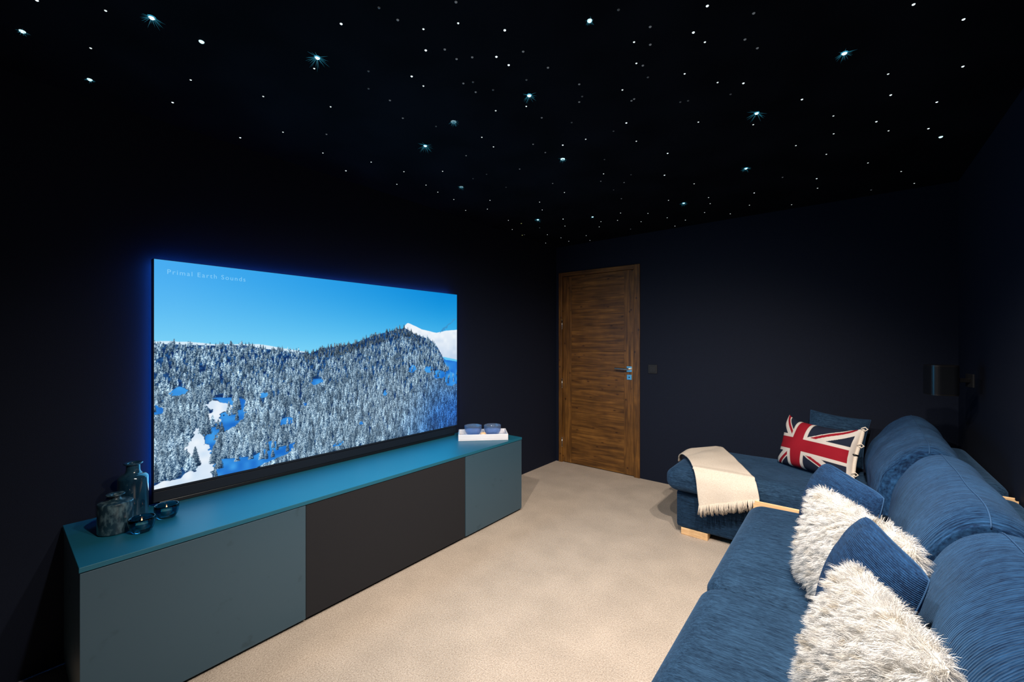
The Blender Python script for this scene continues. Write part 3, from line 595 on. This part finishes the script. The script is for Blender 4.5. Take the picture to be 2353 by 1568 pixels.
# ================================================================== SOFA
sofa = empty('corner_sofa', (0, 0, 0)); tag(sofa, 'large blue corner sofa with chaise end and loose back cushions along the right wall', 'sofa')
def base_warp(P):
    return P
def place(off, fn=None):
    off = np.array(off)
    def g(P):
        if fn: P = fn(P)
        return P + off
    return g
# frames
soft_box('sofa_base', (0.41, 0.93, 0.115), 0.02, 10, place((0.065, 1.665, 0.175)), M['denim_dark'], sofa)
soft_box('chaise_base', (0.70, 0.285, 0.125), 0.02, 10, place((-0.215, 3.225, 0.172)), M['denim_dark'], sofa)
soft_box('back_frame', (0.055, 0.90, 0.34), 0.045, 20, place((0.492, 1.685, 0.345)), M['denim'], sofa)
soft_box('back_frame', (0.055, 0.42, 0.34), 0.045, 16, place((0.492, 3.13, 0.355)), M['denim'], sofa)
dv = MB(); dv.add([(-0.40, 0, 0), (0.545, 0, 0), (0.545, 0, 0.660), (0.45, 0, 0.660), (0.40, 0, 0.43), (0.36, 0, 0.422), (-0.40, 0, 0.422), (-0.40, 0.04, 0), (0.545, 0.04, 0), (0.545, 0.05, 0.660), (0.45, 0.05, 0.660), (0.40, 0.05, 0.43), (0.36, 0.05, 0.422), (-0.40, 0.05, 0.422)],
    [(0, 1, 2, 3, 4, 5, 6), (13, 12, 11, 10, 9, 8, 7)] + [(i, (i + 1) % 7, 7 + (i + 1) % 7, 7 + i) for i in range(7)])
o = dv.build('wooden_divider', M['birch'], sofa, 0.003, loc=(0, 2.625, 0)); o['label'] = 'pale birch divider panel'
for (lx, ly) in ((-0.80, 2.985), (0.42, 2.985), (-0.80, 3.46), (0.42, 3.46)):
    MB().box(lx - 0.085, lx + 0.085, ly - 0.04, ly + 0.035, 0.0, 0.047).build('leg', M['birch'], sofa, 0.003)
for (lx, ly) in ((-0.27, 0.80), (0.42, 0.80), (-0.27, 2.54), (0.42, 2.54)):
    MB().box(lx - 0.04, lx + 0.04, ly - 0.04, ly + 0.05, 0.0, 0.059).build('leg', M['birch'], sofa, 0.003)
# seat cushions
def seat_warp(seed, hx, hy, hz, crown=0.018, nose=0.02):
    def g(P):
        u = P[:, 0] / hx; v = P[:, 1] / hy; wv = P[:, 2] / hz
        c = np.clip(1 - u ** 2, 0, 1) ** 0.6 * np.clip(1 - v ** 2, 0, 1) ** 0.45
        Q = P.copy(); up = np.clip(wv, 0, 1)
        Q[:, 2] += crown * c * up + 0.0035 * vnoise(P, 9, seed) * c * up
        Q[:, 0] -= nose * np.clip(-u, 0, 1) ** 6 * np.clip(1 - wv ** 2, 0, 1) ** 0.5
        Q[:, 1] += 0.010 * v * np.clip(1 - wv ** 2, 0, 1) ** 0.5 * np.clip(1 - u * u, 0, 1) ** 0.3
        return Q
    return g
def seat(name, cx, cy, cz, hx, hy, hz, seed, mat, rad=0.055, **kw):
    return soft_box(name, (hx, hy, hz), rad, 44, place((cx, cy, cz), seat_warp(seed, hx, hy, hz, **kw)), mat, sofa)
s1 = seat('seat_cushion', -0.06, 2.120, 0.367, 0.335, 0.468, 0.075, 1, M['denim'])
s2 = seat('seat_cushion', -0.06, 1.172, 0.367, 0.335, 0.466, 0.075, 2, M['denim'])
s3 = seat('chaise_cushion', -0.285, 3.222, 0.383, 0.665, 0.355, 0.078, 3, M['denim_x'], 0.06)
# back cushions: cross section (x,z) lofted along y
def catmull(pts, n=10):
    pts = np.array(pts, float); N = len(pts); out = []
    for i in range(N):
        p0, p1, p2, p3 = pts[(i - 1) % N], pts[i], pts[(i + 1) % N], pts[(i + 2) % N]
        for k in range(n):
            t = k / n; out.append(0.5 * (2 * p1 + (p2 - p0) * t + (2 * p0 - 5 * p1 + 4 * p2 - p3) * t * t + (3 * p1 - p0 - 3 * p2 + p3) * t ** 3))
    return np.array(out)
SECT = [(0.155, 0.462), (0.135, 0.54), (0.145, 0.64), (0.178, 0.740), (0.235, 0.820), (0.300, 0.850), (0.370, 0.828), (0.420, 0.755), (0.433, 0.64), (0.428, 0.50), (0.36, 0.458), (0.18, 0.455)]
SEAM_I = 50
def back_cushion(y0, y1, seed, sect=SECT, top=0.0, tilt=0.0):
    S = catmull(sect, 10); c = S.mean(0); ys = []; sc = []
    n = 60; L = (y1 - y0)
    for k in range(n + 1):
        v = -1 + 2 * k / n; ys.append(y0 + L * (0.5 + 0.5 * math.sin(v * math.pi / 2 * 0.999))); a = abs(math.sin(v * math.pi / 2 * 0.999))
        e = max((a - (1 - 0.07 / (L / 2))) / (0.07 / (L / 2)), 0); sc.append(0.86 + 0.14 * math.sqrt(max(1 - e * e, 0)) + 0.0)
    # end caps: shrink to the centre with a slight bulge
    pre = [(y0 - 0.012 * (1 - q ** 2), 0.86 * q) for q in (0.02, 0.2, 0.4, 0.6, 0.8, 0.93)]
    post = [(y1 + 0.012 * (1 - q ** 2), 0.86 * q) for q in (0.93, 0.8, 0.6, 0.4, 0.2, 0.02)]
    rows = pre + list(zip(ys, sc)) + post; P = []
    for (y, s_) in rows:
        v = (y - (y0 + y1) / 2) / (L / 2); q = c + (S - c) * s_
        zt = np.clip((q[:, 1] - 0.46) / 0.4, 0, 1); z = q[:, 1] + zt * (0.020 * (1 - v * v) - 0.005 + top + tilt * v); x = q[:, 0] - 0.012 * (1 - v * v) * np.clip(1 - (zt - .5) ** 2 * 4, 0, 1) * (q[:, 0] < 0.3)
        P.append(np.stack([x, np.full(len(x), y), z], -1))
    P = np.array(P); nrm = P - np.array([c[0], 0, c[1]]); nrm[..., 1] = 0; nrm /= (np.linalg.norm(nrm, axis=-1, keepdims=True) + 1e-6)
    wr = 0.007 * vnoise(P, 11, seed) + 0.0022 * np.sin(P[..., 2] * 70 + 8 * vnoise(P, 6, seed + 9)) * np.clip(0.8 - P[..., 2], 0, 1) * 2
    P = P + nrm * (wr * (P[..., 2] > 0.47))[..., None]
    me = grid_mesh('back_cushion', P, closed_u=True); o = link('back_cushion', me, M['cord_back'], sofa, True)
    seam = [tuple(P[i, SEAM_I] + nrm[i, SEAM_I] * 0.0015) for i in range(6, len(rows) - 6, 2)]
    MB().tube(seam, 0.0020, 6).build('piping', M['piping'], o, smooth=True)
    return o
back_cushion(1.655, 2.465, 11)
back_cushion(0.78, 1.600, 12, top=-0.005)
back_cushion(2.70, 3.50, 13, sect=[(0.110, 0.462), (0.095, 0.54), (0.110, 0.64), (0.160, 0.740)] + SECT[4:], top=0.0, tilt=0.02)

# ================================================================== THROW PILLOWS
def pillow_grid(wd, ht, th, n=70, pinch=0.045, seed=1, wr=0.004, pw=0.42, sag=0.0, rnd=0.30, back=0.38):
    u = np.sin(np.linspace(-1, 1, n) * math.pi / 2 * 0.985) / math.sin(math.pi / 2 * 0.985); U, V = np.meshgrid(u, u)
    ex = 1 - pinch * (1 - V ** 2) * np.abs(U) ** 2; ez = 1 - pinch * (1 - U ** 2) * np.abs(V) ** 2
    X = U * ex * wd / 2 * np.sqrt(1 - rnd * V ** 4 * U ** 2 / 2); Z = V * ez * ht / 2 * np.sqrt(1 - rnd * U ** 4 * V ** 2 / 2)
    D = np.clip((1 - U ** 2), 0, 1) ** pw * np.clip((1 - V ** 2), 0, 1) ** pw * th / 2
    out = []
    for sgn in (-1, 1):
        P = np.stack([X, sgn * D * (back if sgn > 0 else 1.0), Z], -1); nz = vnoise(P, 14, seed + (sgn > 0)) * wr * np.clip(D / (th / 2), 0, 1) ** 0.5
        # radial puckers from the corners
        ang = np.arctan2(V, U); rad_ = np.clip(np.sqrt(U ** 2 + V ** 2) - 0.7, 0, 1); nz = nz + 0.006 * rad_ * np.sin(ang * 22 + seed) * np.clip(D / (th / 2), 0, 1)
        P[..., 1] += sgn * nz; P[..., 2] += sag * (1 - U ** 2) * (V > 0) * V
        out.append(P)
    return out, U, V
def pillow_mesh(name, *a, **k):
    (A, B), U, V = pillow_grid(*a, **k); n = A.shape[0]
    idx = np.arange(n * n).reshape(n, n); q = np.stack([idx[:-1, :-1], idx[:-1, 1:], idx[1:, 1:], idx[1:, :-1]], -1).reshape(-1, 4)
    q2 = q[:, ::-1] + n * n; me = bpy.data.meshes.new(name); fast_mesh(me, np.concatenate([A.reshape(-1, 3), B.reshape(-1, 3)]), np.concatenate([q, q2]))
    bm = bmesh.new(); bm.from_mesh(me); bmesh.ops.remove_doubles(bm, verts=bm.verts[:], dist=1e-5); bmesh.ops.recalc_face_normals(bm, faces=bm.faces[:]); bm.to_mesh(me); bm.free()
    return me, A, B
def frame(bl, br, tl):
    """matrix whose local x runs bottom-left to bottom-right, z upwards along the cushion, front = -y; origin at bottom centre"""
    bl, br, tl = Vector(bl), Vector(br), Vector(tl); x = (br - bl).normalized(); z = (tl - bl); z = (z - x * z.dot(x)).normalized(); y = z.cross(x)
    m = Matrix((x, y, z)).transposed().to_4x4(); m.translation = (bl + br) / 2; return m
def edge_tube(A, r=0.003, step=3):
    n = A.shape[0]; ring = [A[0, j] for j in range(0, n, step)] + [A[i, n - 1] for i in range(step, n, step)] + [A[n - 1, j] for j in range(n - 1 - step, -1, -step)] + [A[i, 0] for i in range(n - 1 - step, 0, -step)]
    ring.append(ring[0]); return MB().tube([tuple(p) for p in ring], r, 6, cap=False)
def blue_pillow(name, m, wd, ht, th, label, seed, mat='cord', **kw):
    e = empty(name, mat=m); tag(e, label, 'cushion', 'blue throw cushions on the sofa')
    me, A, B = pillow_mesh('cover', wd, ht, th, seed=seed, **kw); A[..., 2] += ht / 2
    V = np.empty(len(me.vertices) * 3, np.float32); me.vertices.foreach_get('co', V); V = V.reshape(-1, 3); V[:, 2] += ht / 2; me.vertices.foreach_set('co', V.ravel())
    link('cover', me, M[mat], e, True); edge_tube(A, 0.0018).build('piping', M['piping'], e, smooth=True); return e

def fur_pillow(name, m, wd, ht, th, label, seed, nstr=42000, length=0.030, group='sheepskin cushions on the sofa'):
    e = empty(name, mat=m); tag(e, label, 'cushion', group)
    me, A, B = pillow_mesh('hide_cover', wd, ht, th, seed=seed, pinch=0.05)
    V = np.empty(len(me.vertices) * 3, np.float32); me.vertices.foreach_get('co', V); V = V.reshape(-1, 3); V[:, 2] += ht / 2; me.vertices.foreach_set('co', V.ravel()); me.update()
    link('hide_cover', me, M['hide'], e, True)
    NRM = np.empty(len(me.vertices) * 3, np.float32); me.vertices.foreach_get('normal', NRM) if False else None
    vn = np.empty(len(me.vertices) * 3, np.float32); me.vertex_normals.foreach_get('vector', vn); vn = vn.reshape(-1, 3).copy()
    pl = np.array([p.vertices[:] for p in me.polygons if len(p.vertices) == 4]); ar = np.array([p.area for p in me.polygons if len(p.vertices) == 4])
    r = np.random.default_rng(seed + 50); fi = r.choice(len(pl), nstr, p=ar / ar.sum()); a, b = r.random((2, nstr, 1)); q = pl[fi]
    def bil(F): return F[q[:, 0]] * (1 - a) * (1 - b) + F[q[:, 1]] * a * (1 - b) + F[q[:, 2]] * a * b + F[q[:, 3]] * (1 - a) * b
    root = bil(V.astype(float)); nn = bil(vn.astype(float)); nn /= np.linalg.norm(nn, axis=1, keepdims=True) + 1e-6
    outw = root * np.array([0.15, 1.0, 0.15]) - np.array([0, 0, ht / 2 * 0.15]); nn *= np.where((outw * nn).sum(1) < 0, -1.0, 1.0)[:, None]
    # locks: strands lean towards a shared clump point
    K = 1500; ci = r.choice(nstr, K, replace=False); cr = root[ci]; best = np.zeros(nstr, int)
    for s0 in range(0, nstr, 4000):
        d = ((root[s0:s0 + 4000, None, :] - cr[None]) ** 2).sum(-1); best[s0:s0 + 4000] = d.argmin(1)
    cdir = r.normal(size=(K, 3)) * 0.34; clen = r.uniform(0.7, 1.2, K); ctone = r.uniform(0.0, 1.0, K)
    g = np.array([0.0, 0.0, -0.55]) @ np.array(m.to_3x3())  # gravity in local space
    dirn = nn * 0.95 + cdir[best] + g * 0.7 + r.normal(size=(nstr, 3)) * 0.22; dirn -= nn * np.minimum((dirn * nn).sum(1, keepdims=True) - 0.30, 0)
    dirn /= np.linalg.norm(dirn, axis=1, keepdims=True)
    Ls = length * clen[best] * r.uniform(0.65, 1.15, nstr); tip_c = cr[best] + (nn * 0.8 + cdir[best] * 0.8 + g * 0.6) * length
    segs = 5; pts = []
    for k in range(segs + 1):
        t = k / segs; p = root + (nn * (t * 0.45) + dirn * (t * 0.75)) * Ls[:, None] + g * (t ** 2 * 0.35) * Ls[:, None]
        p = p + (tip_c - p) * (0.36 * t ** 1.5) + 0.0016 * np.sin(t * 9 + r.random((1, 3)) * 6 + root * 300) * t; pts.append(p)
    pts = np.array(pts)                                              # (segs+1, n, 3)
    side = np.cross(dirn, r.normal(size=(nstr, 3))); side /= np.linalg.norm(side, axis=1, keepdims=True) + 1e-9
    wv = np.array([1.0, 0.95, 0.85, 0.7, 0.45, 0.12]) * 0.0005
    VV = np.stack([pts + side * wv[:, None, None], pts - side * wv[:, None, None]], 2)  # (s+1,n,2,3)
    VV = VV.transpose(1, 0, 2, 3).reshape(-1, 3); base = np.arange(nstr)[:, None, None] * (2 * (segs + 1)); kk = np.arange(segs)[None, :, None] * 2
    Q = (base + kk + np.array([0, 1, 3, 2])[None, None, :]).reshape(-1, 4)
    fm = bpy.data.meshes.new('fur'); fast_mesh(fm, VV, Q)
    c0 = np.array([0.79, 0.775, 0.75]); c1 = np.array([0.90, 0.89, 0.88]); c2 = np.array([0.64, 0.58, 0.49]); tn = ctone[best][:, None]
    cs = np.where(tn > 0.16, c0 + (c1 - c0) * tn, c2 + (c0 - c2) * tn / 0.16) * r.uniform(0.92, 1.04, (nstr, 1)); cs = np.clip(cs, 0, 0.95)
    set_col(fm, np.repeat(cs, 2 * (segs + 1), axis=0)); fo = link('fur', fm, M['fur'], e, True); fo['label'] = 'long white wool'
    return e

# leaning against the back cushions, shingled towards the camera
mB1 = frame((-0.155, 2.145, 0.468), (0.010, 1.775, 0.468), (-0.030, 2.105, 0.82))
blue_pillow('throw_cushion', mB1, 0.43, 0.365, 0.17, 'blue corduroy cushion behind the farther white sheepskin cushion', 21)
mF1 = frame((-0.130, 1.835, 0.472), (0.085, 1.472, 0.472), (-0.020, 1.785, 0.80))
fur_pillow('sheepskin_cushion', mF1, 0.46, 0.33, 0.105, 'white sheepskin cushion between two blue corduroy cushions, farther one', 31)
mB2 = frame((-0.075, 1.600, 0.472), (0.030, 1.230, 0.472), (0.065, 1.572, 0.82))
blue_pillow('throw_cushion', mB2, 0.385, 0.36, 0.15, 'blue corduroy cushion between the two white sheepskin cushions', 22)
mF2 = frame((-0.075, 1.270, 0.475), (0.050, 0.950, 0.475), (0.045, 1.245, 0.80))
fur_pillow('sheepskin_cushion', mF2, 0.35, 0.325, 0.12, 'white sheepskin cushion nearest the camera at the bottom of the picture', 32, 48000)
# small cushion against the far wall
mB3 = frame((-0.235, 3.60, 0.505), (0.065, 3.565, 0.478), (-0.225, 3.75, 0.81))
blue_pillow('throw_cushion', mB3, 0.345, 0.35, 0.13, 'plain dark blue cushion behind the union flag cushion against the far wall', 23, mat='denim_x', pinch=0.10, rnd=0.1)

# union flag cushion
def flag_cushion():
    m = frame((-0.385, 3.40, 0.474), (0.030, 3.12, 0.474), (-0.355, 3.48, 0.74))
    e = empty('union_flag_cushion', mat=m); tag(e, 'red white and navy union flag cushion with cream tied end on the chaise', 'cushion')
    wd, ht, th = 0.50, 0.325, 0.17; n = 220
    (A, B), U, V = pillow_grid(wd, ht, th, n=n, seed=41, pinch=0.10, wr=0.006, pw=0.40)
    # the top corners stand up like ears
    for P in (A, B):
        P[..., 2] += ht / 2 + 0.035 * np.clip(-U, 0, 1) ** 5 * np.clip(V, 0, 1) ** 3 + 0.03 * np.clip(U, 0, 1) ** 5 * np.clip(V, 0, 1) ** 3
    idx = np.arange(n * n).reshape(n, n); q = np.stack([idx[:-1, :-1], idx[:-1, 1:], idx[1:, 1:], idx[1:, :-1]], -1).reshape(-1, 4)
    me = bpy.data.meshes.new('cover'); fast_mesh(me, np.concatenate([A.reshape(-1, 3), B.reshape(-1, 3)]), np.concatenate([q, q[:, ::-1] + n * n]))
    red = np.array([0.27, 0.008, 0.018]); wh = np.array([0.58, 0.52, 0.47]); nv = np.array([0.012, 0.017, 0.034])
    cu = -0.30; x = (U - cu) * wd / 2; z = (V + 0.03) * ht / 2; colr = np.broadcast_to(nv, U.shape + (3,)).copy()
    sl = (ht / 2) / (wd / 2 * 0.95)
    for sg in (1, -1):
        # diagonals run from the cross centre to the corners
        right = x > 0; s_ = np.where(right, ht / 2 / (wd / 2 * (1 - cu) * 0.98), ht / 2 / (wd / 2 * (1 + cu) * 0.98)); dd = (z - sg * s_ * x) / np.sqrt(1 + s_ ** 2)
        hw = 0.026; colr[np.abs(dd) < hw] = wh
        off = 0.010 * np.where(right, 1, -1) * sg; colr[np.abs(dd + np.where(right, -0.011, 0.011) * (1 if sg > 0 else -1)) < 0.0085] = red
    colr[(np.abs(z) < 0.058) | (np.abs(x) < 0.058)] = wh; colr[(np.abs(z) < 0.038) | (np.abs(x) < 0.038)] = red
    band = U > 0.925; colr[band] = wh
    set_col(me, np.concatenate([colr.reshape(-1, 3), colr.reshape(-1, 3)]))
    fm = attr_mat('union_flag_cotton', 0.85); bsdf(fm).inputs['Specular IOR Level'].default_value = 0.15
    mp = mapping(fm, (1, 1, 1)); nz = nd(fm, 'ShaderNodeTexNoise', Scale=260, Detail=2); ln(fm, mp, 0, nz, 'Vector'); bp = nd(fm, 'ShaderNodeBump', Strength=0.3, Distance=0.001); ln(fm, nz, 'Fac', bp, 'Height'); ln(fm, bp, 0, bsdf(fm), 'Normal')
    link('cover', me, fm, e, True)
    # cream placket on the open end with ties
    b = MB(); pts = [tuple(A[i, n - 1] + np.array([0.004, 0, 0])) for i in range(4, n - 3, 6)]
    b.tube(pts, 0.010, 8, taper=[0.6] + [1.0] * (len(pts) - 2) + [0.8]); o = b.build('end_placket', M['cream'], e, smooth=True); o['label'] = 'cream open end edging'
    for zi in (0.30, 0.66, 0.97):
        p = Vector(tuple(A[int(zi * (n - 1)), n - 1])); k = MB()
        k.tube([p + Vector((0.004, -0.016, 0.0)), p + Vector((0.020, -0.010, 0.012)), p + Vector((0.030, 0.0, 0.004)), p + Vector((0.020, -0.004, -0.010)), p + Vector((0.004, -0.012, -0.003))], 0.0035, 6)
        k.build('tie', M['cream'], e, smooth=True)
    for zi in (0.5,):
        p = Vector(tuple(A[int(zi * (n - 1)), n - 1])); MB().tube([p + Vector((-0.015, -0.018, 0.02)), p + Vector((0.008, -0.016, 0.02)), p + Vector((0.016, 0.004, 0.02))], 0.005, 6).build('cord_loop', M['spk'], e, smooth=True)
    return e
flag_cushion()

# ================================================================== THROW BLANKET
def blanket():
    e = empty('throw_blanket', (0, 0, 0)); tag(e, 'cream wool throw blanket with fringe draped over the chaise corner', 'blanket')
    Lp = [(-1.000, 3.27, 0.40), (-0.975, 3.215, 0.455), (-0.905, 3.12, 0.488), (-0.840, 2.99, 0.496), (-0.790, 2.885, 0.482), (-0.762, 2.842, 0.44), (-0.748, 2.832, 0.36), (-0.735, 2.832, 0.265)]
    Rp = [(-0.780, 3.585, 0.475), (-0.745, 3.52, 0.492), (-0.69, 3.40, 0.497), (-0.60, 3.22, 0.498), (-0.50, 3.00, 0.498), (-0.435, 2.885, 0.478), (-0.412, 2.842, 0.440), (-0.400, 2.832, 0.385)]
    def res(pts, n):
        p = np.array(pts); out = []
        for k in range(n):
            t = k / (n - 1) * (len(p) - 1); i = min(int(t), len(p) - 2); f = t - i; p0, p1, p2, p3 = p[max(i - 1, 0)], p[i], p[i + 1], p[min(i + 2, len(p) - 1)]
            out.append(0.5 * (2 * p1 + (p2 - p0) * f + (2 * p0 - 5 * p1 + 4 * p2 - p3) * f * f + (3 * p1 - p0 - 3 * p2 + p3) * f ** 3))
        return np.array(out)
    n, mm = 90, 60; L = res(Lp, n); R_ = res(Rp, n); s = np.linspace(0, 1, mm)[None, :, None]
    P = L[:, None] * (1 - s) + R_[:, None] * s; t = np.linspace(0, 1, n)[:, None]; ss = s[0, :, 0][None]
    P[..., 2] += 0.010 * np.exp(-((ss - 0.5) / 0.25) ** 2) * np.clip(1 - t * 1.3, 0, 1) + 0.0025 * vnoise(P, 16, 77)
    P[..., 2] = np.where((P[..., 1] > 2.88) & (P[..., 0] > -0.93) & (P[..., 1] < 3.56), np.maximum(P[..., 2], 0.488), P[..., 2])
    d_ = P[..., 0] + 0.985; zr = 0.428 + np.sqrt(np.clip(0.06 ** 2 - np.clip(0.06 - d_, 0, 0.06) ** 2, 0, None)); P[..., 2] = np.where((d_ > 0) & (P[..., 1] > 2.90) & (P[..., 1] < 3.56), np.maximum(P[..., 2], zr), P[..., 2])
    P[..., 1] -= 0.005 * np.clip(t - 0.8, 0, 1) * 5 * (1 + np.sin(ss * 11 + 1.0))
    th = 0.007
    nr = np.cross(np.gradient(P, axis=1), np.gradient(P, axis=0)); nr /= np.linalg.norm(nr, axis=-1, keepdims=True) + 1e-9
    nr *= np.sign(nr[n // 3, mm // 2, 2] if abs(nr[n // 3, mm // 2, 2]) > 0 else 1)
    Q = P + nr * th; idx = np.arange(n * mm).reshape(n, mm); q = np.stack([idx[:-1, :-1], idx[:-1, 1:], idx[1:, 1:], idx[1:, :-1]], -1).reshape(-1, 4)
    V = np.concatenate([Q.reshape(-1, 3), P.reshape(-1, 3)]); K = n * mm; per = list(idx[0, :]) + list(idx[1:, -1]) + list(idx[-1, -2::-1]) + list(idx[-2:0:-1, 0])
    rimq = np.array([(per[i], per[(i + 1) % len(per)], per[(i + 1) % len(per)] + K, per[i] + K) for i in range(len(per))])
    me = bpy.data.meshes.new('blanket_cloth'); fast_mesh(me, V, np.concatenate([q, q[:, ::-1] + K, rimq[:, ::-1]])); link('blanket_cloth', me, M['cream'], e, True)
    b = MB(); rr = random.Random(4); nf = 74; knot = MB()
    for k in range(nf):
        f = (k + 0.5) / nf * (mm - 1); i = int(f); a = f - i; p = Vector(tuple(Q[-1, i] * (1 - a) + Q[-1, min(i + 1, mm - 1)] * a)); ll = rr.uniform(0.052, 0.070); dx = rr.uniform(-0.012, 0.012) + 0.004
        for w_ in (-0.0009, 0.0012):
            b.tube([p + Vector((w_, -0.002, 0.004)), p + Vector((w_ + dx * 0.3, -0.006 - rr.random() * 0.004, -ll * 0.4)), p + Vector((w_ * 3 + dx, -0.005 - rr.random() * 0.006, -ll))], 0.0015, 5, taper=[1, 1.1, 0.6])
    b.build('fringe', M['cream'], e, smooth=True)
    return e
blanket()
